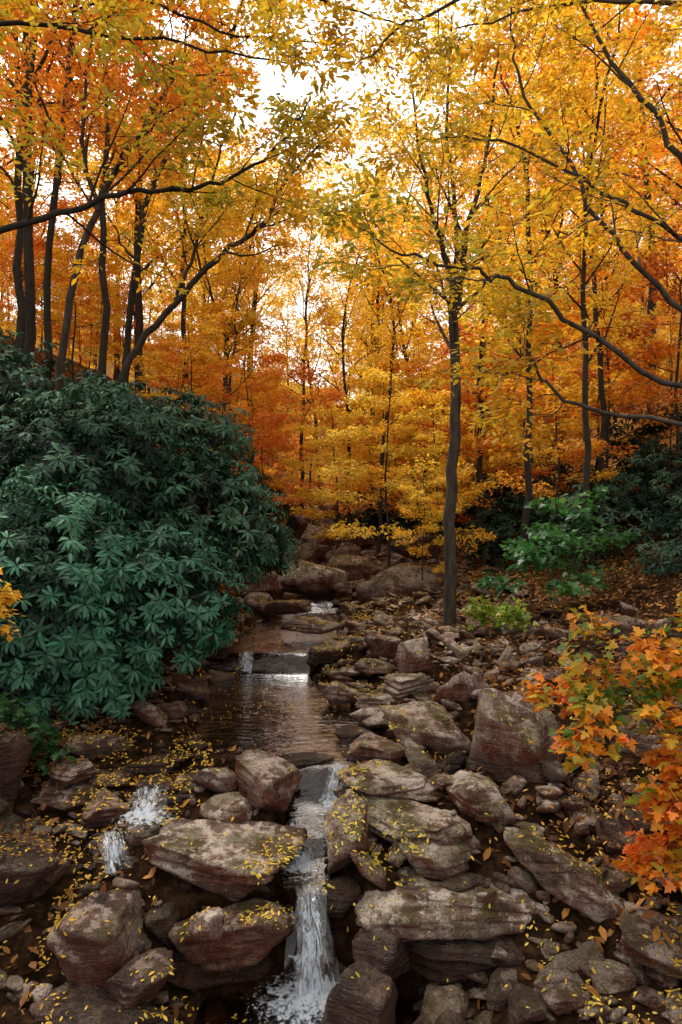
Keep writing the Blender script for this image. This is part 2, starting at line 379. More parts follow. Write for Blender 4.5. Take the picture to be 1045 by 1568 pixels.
for (n,x,y,z,dm,yaw,tx,ty,sd,tone,wet_dark) in heroes:
    fl=.55 if n==S else .66
    hero(n,x,y,z,dm,yaw,tx,ty,sd,tone,wet_dark,sub=5 if y<6 and dm[0]>.3 else 4,flat=fl,strata=.06 if n==S else .035,sharp=60)
VV=[];FF=[];TT=[];WW=[];off=0;cnt=0
r=np.random.default_rng(5)
while cnt<4300:
    y=2.35+ (r.random()**1.6)*15; x=r.uniform(-2.3,3.0) if y<7 else r.uniform(-1.6,2.4)
    d=abs(x-Cx(y)); hw=Hw(y)
    if 4.4<y<6.75 and d<hw*1.05: continue
    if 6.9<y<9.1 and d<hw*.9: continue
    if d<hw*.6 and r.random()<.5: continue
    if x>1.6 and r.random()<.4: continue
    s=.034*math.exp(abs(r.normal())*.76)*(1+.07*y)
    s=min(s,.28 if y<9 else .5)
    dm=(s*r.uniform(.9,1.7),s*r.uniform(.6,1),s*r.uniform(.2,.5))
    z=hz(x,y)+dm[2]*r.uniform(.0,.5)
    P,F=rock_geo(dm,(r.normal()*.25,r.normal()*.25,r.uniform(0,6.3)),(x,y,z),int(r.integers(1,9999)),3 if s>.10 else 2,flat=.6,strata=.05,sharp=30)
    lv=float(W(y)); dry=r.random()
    w0=.35*r.random()
    if y<3.25 or (x<-.7 and y<4.8): w0=.4+.45*r.random()  # wet stones, plus foreground dimness put into their colour
    elif x>1.2: w0=.3+.4*r.random()
    elif x<-.2 and y<9 and r.random()<.5: w0=.6
    w=np.clip(w0+.8*(1-sstep(lv,lv+.10,P[:,2])),0,.95)
    VV.append(P);FF.append(F+off);off+=len(P);TT.append(np.full(len(P),dry));WW.append(w);cnt+=1
mk_obj('creek_stones',mk_mesh('creek_stones',np.vstack(VV),np.vstack(FF),attrs={'tone':np.concatenate(TT),'wet_dark':np.concatenate(WW)},mats=[M_ROCK]))
print('rocks',time.time()-T0)

# ------------------------------------------------------------------ leaf instancer
def T_oval():
    V=np.array([[0,0,0],[.33,.20,.03],[.70,.17,.02],[1,0,-.05],[.70,-.17,.02],[.33,-.20,.03]])
    F=np.array([[0,5,2,1],[5,4,3,2]]);return V,F
def T_diam():
    return np.array([[0,0,0],[.45,.27,.05],[1,0,-.04],[.45,-.27,.05]]),np.array([[0,3,2,1]])
def T_rho():
    xs_=[0,.35,.72,1]; zz=[0,.04,-.02,-.14]
    V=[[xs_[i],0,zz[i]-.02] for i in range(4)]+[[.35,.12,.05],[.72,.12,-.01],[.35,-.12,.05],[.72,-.12,-.01]]
    F=[[0,1,4],[1,5,4],[1,2,5],[2,3,5],[0,6,1],[1,6,7],[1,7,2],[2,7,3]]
    return np.array(V),np.array(F)
def T_maple():
    pts=[(0,0),(.05,.16),(-.12,.36),(.10,.34),(.18,.52),(.34,.50),(.36,.30),(.46,.22),(.62,.34),(.70,.18),(1,0)]
    out=pts+[(a,-b) for a,b in pts[-2:0:-1]]
    V=[[.34,0,-.03]]+[[a,b,.04*abs(b)*2-.08*a*a] for a,b in out]
    n=len(out); F=[[0,1+(i+1)%n,1+i] for i in range(n)]
    return np.array(V),np.array(F)
def place(tmpl,pos,dr,nm,size,rg,clump=.9,camp=.38):
    V,F=tmpl; n=len(pos); k=len(V)
    dr=dr/np.maximum(np.linalg.norm(dr,axis=1),1e-6)[:,None]
    b=np.cross(nm,dr); b/=np.maximum(np.linalg.norm(b,axis=1),1e-6)[:,None]
    c=np.cross(dr,b)
    P=pos[:,None,:]+size[:,None,None]*(V[None,:,0:1]*dr[:,None,:]+V[None,:,1:2]*b[:,None,:]+V[None,:,2:3]*c[:,None,:])
    FF=(F[None]+ (np.arange(n)*k)[:,None,None]).reshape(-1,F.shape[1])
    a=np.clip(.5*rg.random(n)+.23+camp*vnoise(pos*clump+31.7,11)+.15*vnoise(pos*clump*3+3.3,12),0,1)
    return P.reshape(-1,3),FF,{'rnd':np.repeat(a,k),'rnd2':np.repeat(.65+.6*rg.random(n),k)}
def leaves_twigs(twigs,n,size,width,rg,tmpl,droop=.25,tilt=.45,clump=.9):
    A=np.array([[*a,*b] for a,b in twigs]); A=np.repeat(A,n,0); m=len(A)
    p0=A[:,:3];d=A[:,3:]-p0; L=np.linalg.norm(d,axis=1)[:,None]; dn=d/L
    t=rg.uniform(.02,1.05,(m,1)); lat=np.cross(dn,[0,0,1.]); lat/=np.maximum(np.linalg.norm(lat,axis=1),1e-3)[:,None]
    s=np.sign(rg.normal(size=(m,1)))*rg.random((m,1))**.7
    pos=p0+d*t+lat*s*width*(1.15-t*.6)+rg.normal(size=(m,3))*np.array([.2,.2,.3])*width
    pos[:,2]-=np.abs(s[:,0])*width*droop
    dr=dn*.7+lat*np.sign(s)*.7+rg.normal(size=(m,3))*.35; dr[:,2]-=droop
    nm=np.array([0,0,1.])+rg.normal(size=(m,3))*tilt
    return place(tmpl,pos,dr,nm,size*rg.uniform(.65,1.25,m),rg,clump)

# ------------------------------------------------------------------ tree builder
class TB:
    def __init__(s): s.polys=[]; s.twigs=[]
def rv(): return Vector((random.gauss(0,1),random.gauss(0,1),random.gauss(0,1)))
def crv(pts,n=5,wig=0.0):
    P=[Vector(p) for p in pts]; P=[P[0]*2-P[1]]+P+[P[-1]*2-P[-2]]; out=[]
    for i in range(1,len(P)-2):
        a,b,c,d=P[i-1:i+3]
        for j in range(n):
            t=j/n
            q=.5*((2*b)+(c-a)*t+(2*a-5*b+4*c-d)*t*t+(3*b-a-3*c+d)*t**3)
            out.append(q+rv()*wig)
    out.append(P[-2]); return out
def kids(Bd,pts,r0,r1,lvl,cfg,L,t0=None):
    n=cfg['n'][lvl]; t0=cfg['t0'][lvl] if t0 is None else t0
    az=random.uniform(0,6.28); N=len(pts)-1
    for c in range(n):
        t=t0+(1-t0)*(c+random.random())/n
        f=min(t,.999)*N; i=int(f); p=pts[i].lerp(pts[i+1],f-i); d=(pts[i+1]-pts[i]).normalized()
        az+=2.4+random.uniform(-.4,.4)
        u=d.orthogonal().normalized(); v=d.cross(u)
        pp=u*math.cos(az)+v*math.sin(az)
        if lvl>=1: pp.z*=cfg['flat']; 
        a=math.radians(random.uniform(*cfg['ang'][lvl]))
        cd=(d*math.cos(a)+pp.normalized()*math.sin(a))
        if lvl>=1: cd.z*=cfg['flat']
        cd.z+=cfg['up'][lvl]
        LL=L*cfg['lr'][lvl]*(1.15-.65*t)*random.uniform(.7,1.2)
        rr=(r0+(r1-r0)*t)*cfg.get('rr',.5)
        grow(Bd,p,cd.normalized(),LL,max(rr,.0025),lvl+1,cfg)
def grow(Bd,p,d,L,r,lvl,cfg):
    n=6 if lvl<=1 else (4 if lvl==2 else 2)
    pts=[p.copy()]
    for i in range(n):
        d=(d+rv()*cfg['wig']+Vector((0,0,cfg['bend'])) ).normalized(); p=p+d*(L/n); pts.append(p.copy())
    r1=r*.3
    Bd.polys.append((pts,r,r1,lvl))
    if lvl>=cfg['max']: Bd.twigs.append((pts[0],pts[-1])); return
    kids(Bd,pts,r,r1,lvl,cfg,L)
    Bd.twigs.append((pts[-2],pts[-1]+(pts[-1]-pts[-2])*.6))
def tube_geo(polys,minr=0):
    V=[];F=[];off=0
    for pts,r0,r1,lvl in polys:
        if r0<minr: continue
        k=8 if r0>.04 else (5 if r0>.012 else 3); n=len(pts)
        for i,p in enumerate(pts):
            d=(pts[min(i+1,n-1)]-pts[max(i-1,0)]).normalized()
            u=d.orthogonal().normalized() if i==0 else (u-d*u.dot(d)).normalized()
            v=d.cross(u); r=r0+(r1-r0)*i/(n-1)
            for j in range(k):
                a=6.2832*j/k; V.append((p+(u*math.cos(a)+v*math.sin(a))*r)[:])
        for i in range(n-1):
            for j in range(k):
                a=off+i*k+j; b=off+i*k+(j+1)%k; F.append((a,b,b+k,a+k))
        off+=n*k
    return np.array(V),np.array(F)
def tube_mesh(name,polys,mat,minr=0):
    V,F=tube_geo(polys,minr); return mk_mesh(name,V,F,mats=[mat])
CFG=dict(n=[12,6,5],t0=[.35,.2,.1],ang=[(35,65),(35,65),(30,60)],flat=.45,up=[.15,.05,0],lr=[.38,.45,.5],wig=.13,bend=.03,max=3,rr=.5)
def cfg(**k): c=dict(CFG); c.update(k); return c
seedc=[100]
def tree(name,stems,leafmat,nl=22,ls=.075,lw=.12,c=CFG,L=None,bark=M_BARK,tmpl=None,t0=None,clump=.9):
    seedc[0]+=1; random.seed(seedc[0]); rg=np.random.default_rng(seedc[0])
    Bd=TB()
    for st in stems:
        pts,r0,r1=st[:3]; t00=st[3] if len(st)>3 else t0
        P=crv(pts,6,.012); ln=sum((P[i+1]-P[i]).length for i in range(len(P)-1))
        Bd.polys.append((P,r0,r1,0)); kids(Bd,P,r0,r1,0,c,L or ln,t00)
        Bd.twigs.append((P[-2],P[-1]))
    root=mk_obj(name,tube_mesh(name+'_wood',Bd.polys,bark))
    V,F,A=leaves_twigs(Bd.twigs,nl,ls,lw,rg,tmpl or T_diam(),clump=clump)
    fo=mk_obj('foliage',mk_mesh(name+'_foliage',V,F,attrs=A,smooth=False,mats=[leafmat]),parent=root)
    return root

# ---- fallen leaves (raycast before any foliage exists)
bpy.context.view_layer.update(); dg=bpy.context.evaluated_depsgraph_get()
def litter(name,n,region,mat,size,seed,fn,tilt=.2):
    rg=np.random.default_rng(seed); P=[];Nn=[]
    m=n*6; xa=rg.uniform(region[0],region[1],m); ya=region[2]+(region[3]-region[2])*rg.random(m)**1.4
    keep=rg.random(m)<fn(xa,ya)
    for x,y in zip(xa[keep][:n],ya[keep][:n]):
        ok,loc,nr,_,ob,_=scene.ray_cast(dg,Vector((x,y,6)),Vector((0,0,-1)))
        if not ok or nr.z<.45: continue
        if ob.name.startswith('creek_water') and rg.random()>.12: continue
        if mat is M_LITB and x<1.3 and x>-1.6 and y<7 and not ob.name.startswith('forest'): continue
        P.append(loc[:]);Nn.append(nr[:])
    P=np.array(P);Nn=np.array(Nn); m=len(P)
    P=P+Nn*.004
    nm=Nn+rg.normal(size=(m,3))*tilt
    dr=np.cross(nm,rg.normal(size=(m,3)))
    V,F,A=place(T_oval(),P,dr,nm,size*rg.uniform(.5,1.4,m),rg)
    mk_obj(name,mk_mesh(name,V,F,attrs=A,smooth=False,mats=[mat]))
def cl(x,y):
    v=fbm(np.stack([x*3.1,y*2.6,x*0],1),3,2); return np.clip(.08+v*3.4,.04,1)
litter('fallen_yellow_leaves',21000,(-2.2,2.4,2.4,12),M_LITY,.024,1,lambda x,y: cl(x,y)*np.where(x<.4,1,.5))
litter('fallen_brown_leaves',60000,(-3.5,6.5,2.4,20),M_LITB,.062,2,lambda x,y:np.where((x>1.1+.3*np.sin(y*3))|(x<-1.6),.8,.22),.45)
print('litter',time.time()-T0)

# ------------------------------------------------------------------ waterfalls
def cascade(name,a,b,wa,wb,arc,seed,froth=1.0):
    Vs=[];Fs=[];As=[];At=[];Ak=[];off=0
    for k in range(2):
        s,t=np.meshgrid(np.linspace(-1,1,16),np.linspace(0,1,26))
        s=s.ravel();t=t.ravel()
        w=wa*(1-t)+wb*t*(1 if k else .85)
        x=a[0]+(b[0]-a[0])*t+s*w; y=a[1]+(b[1]-a[1])*t**.75-k*.02*t
        z=a[2]+(b[2]-a[2])*t**(1+arc)
        q=np.stack([s*2.2+seed*3+k*7,t*1.5,s*0],1)
        y=y+.06*fbm(q,3,seed)*(.4+t); z=z+.03*fbm(q*2,2,seed+4)+.008; x=x+.08*t*fbm(q*1.3,2,seed+8)
        idx=np.arange(16*26).reshape(26,16)
        Fs.append(np.stack([idx[:-1,:-1],idx[:-1,1:],idx[1:,1:],idx[1:,:-1]],-1).reshape(-1,4)+off); off+=len(s)
        Vs.append(np.stack([x,y,z],1)); As.append(s);At.append(t);Ak.append(np.full(len(s),seed*2.+k*5))
    o=mk_obj(name,mk_mesh(name,np.vstack(Vs),np.vstack(Fs),attrs={'s':np.concatenate(As),'t':np.concatenate(At),'k':np.concatenate(Ak)},mats=[M_FALL]))
    th,rr=np.meshgrid(np.linspace(0,2*math.pi,25)[:-1],np.linspace(0,1,14)); th=th.ravel(); rr=rr.ravel()
    R=wb*1.7*froth
    x=b[0]+np.cos(th)*rr*R*1.15; y=b[1]-.03+np.sin(th)*rr*R*.9
    P=np.stack([x*30,y*30,x*0],1); z=b[2]+.012+.035*(1-rr)*(1+fbm(P,2,seed))
    idx=np.arange(14*24).reshape(14,24); nxt=np.roll(idx,-1,1)
    F=np.stack([idx[:-1],nxt[:-1],nxt[1:],idx[1:]],-1).reshape(-1,4)
    mk_obj('froth',mk_mesh(name+'_froth',np.stack([x,y,z],1),F,attrs={'s':rr*0,'t':rr},mats=[M_FOAM]),parent=o)
cascade('waterfall',(-.17,3.42,.12),(-.13,3.15,-.25),.055,.12,.8,1,1.6)
cascade('waterfall',(-.26,3.80,.25),(-.22,3.60,.13),.05,.06,.4,2)
cascade('waterfall',(-.02,4.28,.42),(-.05,4.06,.25),.045,.05,.5,3)
cascade('waterfall',(-1.10,3.98,.40),(-1.08,3.78,.30),.09,.11,.3,4)
cascade('waterfall',(-1.24,3.68,.28),(-1.08,3.42,.08),.08,.07,.5,5)
cascade('waterfall',(-.93,6.84,.60),(-.92,6.66,.44),.07,.09,.4,7,.5)

# ------------------------------------------------------------------ rhododendrons
def rhodo(name,lumps,dens,seed,ls=.13,mat=M_RHO):
    rg=np.random.default_rng(seed); PP=[];NN=[];SHADE=[]
    Bd=TB(); random.seed(seed)
    for (cx,cy,cz,rx,ry,rz) in lumps:
        area=4*math.pi*((rx*ry)**1.6+(rx*rz)**1.6+(ry*rz)**1.6)**(1/1.6)/3**(1/1.6)
        n=int(area*dens)
        for shell in (1.05,.84):
            D=rg.normal(size=(int(n*(1.25 if shell>1 else .8)),3)); D/=np.linalg.norm(D,axis=1)[:,None]
            D=D[D[:,2]>-.75]
            q=fbm(D*np.array([5.,5.,8.])+cx*3+cz+shell*2,3,seed)
            k=1+.42*q+.05*rg.normal(size=len(D))
            P=np.array([cx,cy,cz])+D*np.array([rx,ry,rz])*(k*shell)[:,None]
            nm=D/np.array([rx,ry,rz]); nm/=np.linalg.norm(nm,axis=1)[:,None]
            nm=nm*.75+np.array([0,-.1,.6])+rg.normal(size=nm.shape)*.25
            nm/=np.linalg.norm(nm,axis=1)[:,None]
            gh=H(P[:,0],P[:,1],False)
            ok=(P[:,2]>gh-.05)&((q>.0)|(shell<1))
            PP.append(P[ok]);NN.append(nm[ok]);SHADE.append(np.where(q[ok]>0,1.2,.8) if shell>1 else np.full(ok.sum(),.40))  # shade inside the bush painted in: inner shell leaves get a darker colour
        for j in range(int(14+n/25)):
            d=Vector((rg.normal(),rg.normal(),abs(rg.normal())*.8)).normalized()
            b=Vector((cx+rg.normal()*rx*.25,cy+rg.normal()*ry*.25,cz-rz*.9))
            e=Vector((cx+d.x*rx*.95,cy+d.y*ry*.95,cz+d.z*rz*.95))
            Bd.polys.append((crv([b,(b+e)/2+rv()*.08,e],4,.01),.012,.004,1))
    P=np.vstack(PP);Nm=np.vstack(NN);SHADE=np.concatenate(SHADE); m=len(P); k=10
    u=np.cross(Nm,rg.normal(size=(m,3))); u/=np.linalg.norm(u,axis=1)[:,None]; v=np.cross(Nm,u)
    P=np.repeat(P,k,0);Nr=np.repeat(Nm,k,0);u=np.repeat(u,k,0);v=np.repeat(v,k,0)
    sz=np.repeat(rg.uniform(.7,1.15,m),k)
    a=np.tile(np.arange(k)*2*math.pi/k,m)+rg.normal(size=m*k)*.2
    rd=u*np.cos(a)[:,None]+v*np.sin(a)[:,None]
    el=rg.uniform(-.45,.35,m*k)
    dr=rd+Nr*el[:,None]; dr[:,2]-=.22
    nm=Nr-rd*el[:,None]+rg.normal(size=rd.shape)*.12
    keep=rg.random(m*k)<.88
    T=T_rho()
    V,F,A=place(T,(P+rd*.008)[keep],dr[keep],nm[keep],(sz*ls*rg.uniform(.75,1.1,m*k))[keep],rg,1.8)
    A['rnd2']=A['rnd2']*np.repeat(np.repeat(SHADE*rg.uniform(.75,1.3,m),k)[keep],len(T[0]))
    root=mk_obj(name,tube_mesh(name+'_stems',Bd.polys,M_BARK))
    mk_obj('leaves',mk_mesh(name+'_leaves',V,F,attrs=A,smooth=False,mats=[mat]),parent=root)
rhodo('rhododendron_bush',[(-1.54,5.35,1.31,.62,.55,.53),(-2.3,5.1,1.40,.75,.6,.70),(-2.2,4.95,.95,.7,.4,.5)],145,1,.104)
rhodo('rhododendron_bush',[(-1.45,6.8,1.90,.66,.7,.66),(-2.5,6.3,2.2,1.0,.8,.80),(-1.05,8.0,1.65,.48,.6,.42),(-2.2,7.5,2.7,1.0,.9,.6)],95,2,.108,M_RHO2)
rhodo('rhododendron_bush',[(-3.9,8.0,3.0,1.3,.9,.8),(-2.9,9,2.9,1.2,.8,.7),(-5.5,8.6,3.8,1.3,.9,.9)],45,3,.13,M_RHO2)
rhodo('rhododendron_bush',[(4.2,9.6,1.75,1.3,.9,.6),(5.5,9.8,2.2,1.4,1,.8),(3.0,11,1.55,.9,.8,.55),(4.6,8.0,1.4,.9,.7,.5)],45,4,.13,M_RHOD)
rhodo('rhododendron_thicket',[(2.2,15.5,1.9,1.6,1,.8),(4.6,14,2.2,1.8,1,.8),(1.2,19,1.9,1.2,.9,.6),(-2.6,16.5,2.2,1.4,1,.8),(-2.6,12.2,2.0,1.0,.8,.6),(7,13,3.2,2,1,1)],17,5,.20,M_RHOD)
print('rhodo',time.time()-T0)

# ------------------------------------------------------------------ named trees
def g(x,y,dz=-.05): return (x,y,hz(x,y)+dz)
ov=T_oval()
tree('yellow_birch_tree',[([g(1.2,7.5),(1.19,7.5,1.9),(1.26,7.5,3.0),(1.24,7.5,4.2),(1.27,7.5,4.7)],.072,.045,.6),
   ([(1.25,7.5,4.3),(1.1,7.45,4.9),(.9,7.4,5.6),(.75,7.3,6.6)],.034,.012,.2),
   ([(1.26,7.5,4.2),(1.4,7.5,5.1),(1.62,7.55,6.0),(1.75,7.6,7.2)],.036,.012,.2),
   ([(1.27,7.5,4.6),(1.27,7.6,5.4),(1.2,7.7,6.4),(1.25,7.7,7.6)],.032,.012,.2)],M_YEL,nl=10,ls=.060,lw=.13,c=cfg(n=[8,5,4]),L=3.4,bark=M_BARKM)
tree('leaning_maple_tree',[([g(-2.75,8.0),(-2.55,8,3.6),(-1.93,7.9,4.4),(-1.32,7.7,4.94),(-.86,7.5,5.16),(-.6,7.4,5.6),(0,7.2,6.1)],.05,.012,.4),
   ([(-1.93,7.9,4.4),(-1.7,7.9,5.0),(-1.5,7.9,5.8),(-1.2,7.8,6.6)],.025,.01,.2)],M_YEL,nl=9,ls=.064,c=cfg(n=[10,5,4]),L=2.8,bark=M_BARKM)
tree('maple_tree',[([g(-3.0,7.2),(-2.86,7,3.7),(-2.5,7,5.1),(-2.06,7,5.9),(-1.5,6.9,6.7)],.048,.02,.5),
   ([(-2.5,7,5.1),(-2.7,7.1,6),(-2.6,7.2,7.2)],.028,.012,.2)],M_ORG,nl=10,ls=.064,c=cfg(n=[10,5,4]),L=3.6,bark=M_BARKM)
tree('maple_tree',[([g(-3.67,8.5),(-3.62,8.5,5.3),(-3.3,8.5,8.4),(-3.2,8.5,10)],.052,.025,.4)],M_ORG,nl=12,ls=.07,c=cfg(n=[14,5,5]),L=4.5)
tree('maple_tree',[([g(-3.0,9),(-2.7,9,5.3),(-2.35,9,6.6),(-1.65,9,7.7),(-1.2,9,9)],.05,.022,.45)],M_GOLD,nl=11,ls=.07,c=cfg(n=[11,5,5]),L=4.2)
tree('forked_birch_tree',[([g(-2.54,15),(-2.54,15,4.5),(-2.5,15,6.0)],.08,.05,.7),
   ([(-2.5,15,5.6),(-2.9,15,7),(-3.2,15,9)],.04,.015,.2),([(-2.5,15,5.8),(-2.1,15,7.4),(-1.6,15,9)],.04,.015,.2)],M_YEL,nl=14,ls=.09,lw=.18,c=cfg(n=[9,5,5]),L=4.2)
near=cfg(n=[11,5,4],wig=.12,bend=.01,flat=.4,up=[.10,.03,0],lr=[.30,.45,.5])
tree('beech_tree',[([g(-4.4,4.4),(-4.2,4.5,2.5),(-3.9,4.5,5.5),(-3.6,4.5,8)],.13,.06,.45),
   ([(-4.1,4.5,3.5),(-3.0,4.5,3.72),(-2.25,4.5,3.85),(-1.7,4.5,4.02),(-1.25,4.5,4.13),(-.8,4.5,4.17),(-.4,4.45,4.4),(-.2,4.4,4.65)],.032,.005,.3),
   ([(-4.0,4.5,4.6),(-3.0,4.3,4.9),(-2.0,4.2,5.0),(-1.1,4.2,4.9),(-.3,4.2,4.75)],.024,.005,.25),
   ([(-3.9,4.5,6.0),(-2.6,4.9,6.35),(-1.2,5.1,6.3),(-.1,5.3,5.95),(.6,5.3,5.75)],.026,.005,.3),
   ([(-3.9,4.5,5.2),(-2.8,4.8,5.8),(-1.8,5.0,5.9),(-.9,5.1,5.6),(-.1,5.1,5.5)],.024,.005,.2)],M_OLV,nl=8,ls=.054,lw=.10,c=near,L=2.6,tmpl=ov)
tree('beech_tree',[([g(4.2,4.6),(4.1,4.6,3),(3.9,4.5,6),(3.7,4.5,8)],.14,.06,.5),
   ([(4.1,4.2,1.9),(2.6,3.7,2.35),(1.7,3.6,2.7),(1.0,3.6,3.15),(.7,3.6,3.28),(.35,3.6,3.35),(.1,3.6,3.5)],.022,.004,.4),
   ([(4.1,4.3,2.0),(2.4,4.0,2.45),(1.35,3.9,2.6),(1.1,3.9,2.85),(1.0,3.9,3.0)],.019,.004,.5),
   ([(4.0,4.5,2.6),(2.7,4.6,3.1),(1.9,4.6,3.75),(1.5,4.6,4.4),(1.2,4.6,4.9),(1.15,4.6,5.4)],.026,.006,.3),
   ([(4.0,4.5,3.6),(2.6,4.6,4.1),(2.1,4.6,4.7),(1.75,4.7,5.3),(1.5,4.7,6)],.03,.007,.25),
   ([(4.0,4.5,3.0),(2.6,4.3,3.5),(1.9,4.2,3.8),(1.4,4.2,4.1),(.9,4.2,4.3),(.5,4.2,4.3)],.02,.004,.25),
   ([(3.9,4.5,5.8),(2.4,4.9,6.15),(1.3,5.1,6.0),(.5,5.2,5.7),(.1,5.2,5.4)],.026,.005,.25),
   ([(3.9,4.5,5.0),(2.6,4.6,5.4),(1.6,4.7,5.5),(.8,4.8,5.4)],.026,.005,.2)],M_OLV,nl=5,ls=.053,lw=.11,c=cfg(n=[9,5,4],wig=.12,bend=.01,flat=.4,up=[.10,.03,0],lr=[.30,.45,.5]),L=2.6,bark=M_BARKG,tmpl=ov)
print('near trees',time.time()-T0)
def shared(Bd,nl,ls,lw,minr,nm_,rg):
    Vw,Fw=tube_geo(Bd.polys,minr); V,F,A=leaves_twigs(Bd.twigs,nl,ls,lw,rg,T_diam())
    nw=len(Vw)
    at={k:np.concatenate([np.zeros(nw),v]) for k,v in A.items()}
    return mk_mesh(nm_,np.vstack([Vw,V]),np.vstack([Fw,F+nw]),attrs=at,smooth=False,mats=[M_BARK,M_YEL],midx=np.concatenate([np.zeros(len(Fw)),np.ones(len(F))]))
def variant(i,h,r0,c,nl,ls,lw,minr,nm_):
    random.seed(i); rg=np.random.default_rng(i); Bd=TB()
    P=crv([(0,0,-.5),(random.uniform(-.2,.2),0,h*.35),(random.uniform(-.5,.5),.2,h*.7),(random.uniform(-.6,.6),0,h)],6,.03)
    Bd.polys.append((P,r0,.015,0)); kids(Bd,P,r0,.015,0,c,h*.75)
    return shared(Bd,nl,ls,lw,minr,nm_,rg)
midv=[variant(700+i,9,.065,cfg(n=[14,6,5],t0=[.32,.2,.1]),13,.083,.17,.0045,'mid_tree') for i in range(4)]
und=cfg(n=[14,6,5],t0=[.25,.15,.1],ang=[(65,90),(35,60),(30,55)],flat=.25,up=[.02,0,0],lr=[.42,.42,.5],bend=0,wig=.08)
sapv=[]
for i in range(4):
    random.seed(600+i); rg=np.random.default_rng(600+i); Bd=TB(); h=4
    P=crv([(0,0,-.3),(.1,0,2),(0,.1,4)],5,.02); Bd.polys.append((P,.032,.008,0)); kids(Bd,P,.032,.008,0,und,h*.95)
    sapv.append(shared(Bd,11,.083,.15,.004,'sapling',rg))
rr=random.Random(77)
def put(me,x,y,sc,mt,name=None,parent=None):
    o=mk_obj(name or 'tree',me,parent=parent,loc=(x,y,hz(x,y))); o.rotation_euler=(0,0,rr.uniform(0,6.28)); o.scale=(sc,sc,sc)
    o.material_slots[1].link='OBJECT'; o.material_slots[1].material=mt
mids=[(2.5,12,M_GOLD,.8),(3.7,15,M_ORG,1.15),(4.2,11,M_GOLD,.9),(3.4,9.2,M_YEL,.8),(5.2,16,M_GOLD,1.3),(5.2,9.0,M_ORG,.85),(.24,15,M_YEL,.8),(.75,13.5,M_YEL,.75),(1.9,18,M_YEL,1.1),(-2.1,13,M_GOLD,.6),(6.4,12,M_GOLD,1.1),(-5.6,12,M_ORG,1.2),(-6.2,9,M_GRN,1.1),(-4.66,10,M_ORG,1.25),(-4.1,11.5,M_ORG,1.1),
 (-1.0,18.5,M_YEL,1.0),(.6,21,M_YEL,1.2),(-2.8,20.5,M_YEL,1.1),(-4.0,17,M_GOLD,1.2),(2.6,9.8,M_OLV,.85),(-.8,25,M_YEL,1.25),(-3.4,26,M_YEL,1.3)]
for i,(x,y,mt,s) in enumerate(mids):
    put(midv[i%4],x,y,s,mt,'birch_tree' if mt is M_YEL else 'maple_tree')
for i,(x,y,h,mt) in enumerate([(.75,10.4,3.2,M_YEL),(-.1,11.9,2.8,M_YEL),(1.5,10.8,2.8,M_YEL),(-1.7,12.2,3.4,M_ORG),(-2.4,11,3.2,M_GOLD),(2.6,12.5,3.8,M_ORG),(3.6,13,4,M_GOLD),(-.6,15,4.,M_ORG),(3.3,10.5,2.9,M_GOLD),(1.1,9.3,1.5,M_YEL),(4.6,12,4.2,M_ORG),(5.4,11,4,M_RED)]):
    put(sapv[i%4],x,y,h/4,mt,'beech_sapling')
gr=cfg(n=[8,5,4],t0=[.3,.1,.1],ang=[(45,80),(30,60),(30,55)],flat=.35,up=[.05,0,0],lr=[.6,.45,.5],bend=-.01,wig=.08)
mp=T_maple()
for x,y,h,mt,nl,ls in [(2.1,7.6,.95,M_GRN,3,.08),(2.7,8.0,1.1,M_GRN,3,.08),(1.45,7.2,.32,M_LIME,1,.06),(1.7,6.9,.26,M_LIME,1,.06),(-2.0,4.2,.36,M_GRN,2,.055)]:
    z0=hz(x,y)
    tree('striped_maple_sapling' if h>.9 else 'maple_seedling',[([(x,y,z0-.05),(x+.05,y,z0+h*.5),(x,y-.1,z0+h)],.012,.004,.3)],mt,nl=nl,ls=ls,lw=.12,c=gr,L=h*1.1,tmpl=mp,clump=2)
om=cfg(n=[9,4,3],t0=[.25,.1,.1],ang=[(30,65),(30,60),(30,55)],flat=.35,up=[.02,0,0],lr=[.42,.5,.55],bend=-.03,wig=.08)
z0=hz(2.3,3.3)
tree('orange_maple_sapling',[([(2.3,3.3,z0-.05),(2.2,3.25,.9),(2.0,3.2,1.25),(1.6,3.15,1.42),(1.12,3.1,1.38)],.02,.004,.45),
  ([(2.25,3.3,.8),(1.9,3.1,1.1),(1.5,3.0,1.15),(1.02,3.0,1.04)],.012,.003,.35),
  ([(2.25,3.3,.9),(1.9,3.2,1.25),(1.5,3.3,1.25),(1.10,3.3,1.12)],.012,.003,.35),
  ([(2.25,3.3,.5),(1.9,3.0,.75),(1.6,2.95,.65),(1.34,2.9,.5)],.012,.003,.4),
  ([(2.25,3.3,.6),(1.9,3.05,.9),(1.65,2.95,.85),(1.45,2.9,.75)],.012,.003,.4),
  ([(2.25,3.3,.4),(1.9,2.9,.4),(1.70,2.85,.2),(1.62,2.85,.0)],.012,.003,.4)],M_MAPLE,nl=4,ls=.048,lw=.08,c=om,L=.9,tmpl=mp,clump=3)
tree('yellow_maple_sapling',[([(-3.0,4.4,hz(-3,4.4)),(-2.7,4.2,1.3),(-2.35,4.1,1.5),(-2.05,4.0,1.45)],.012,.004,.5)],M_YEL,nl=2,ls=.05,lw=.07,c=om,L=.8,tmpl=mp)
print('mid trees',time.time()-T0)

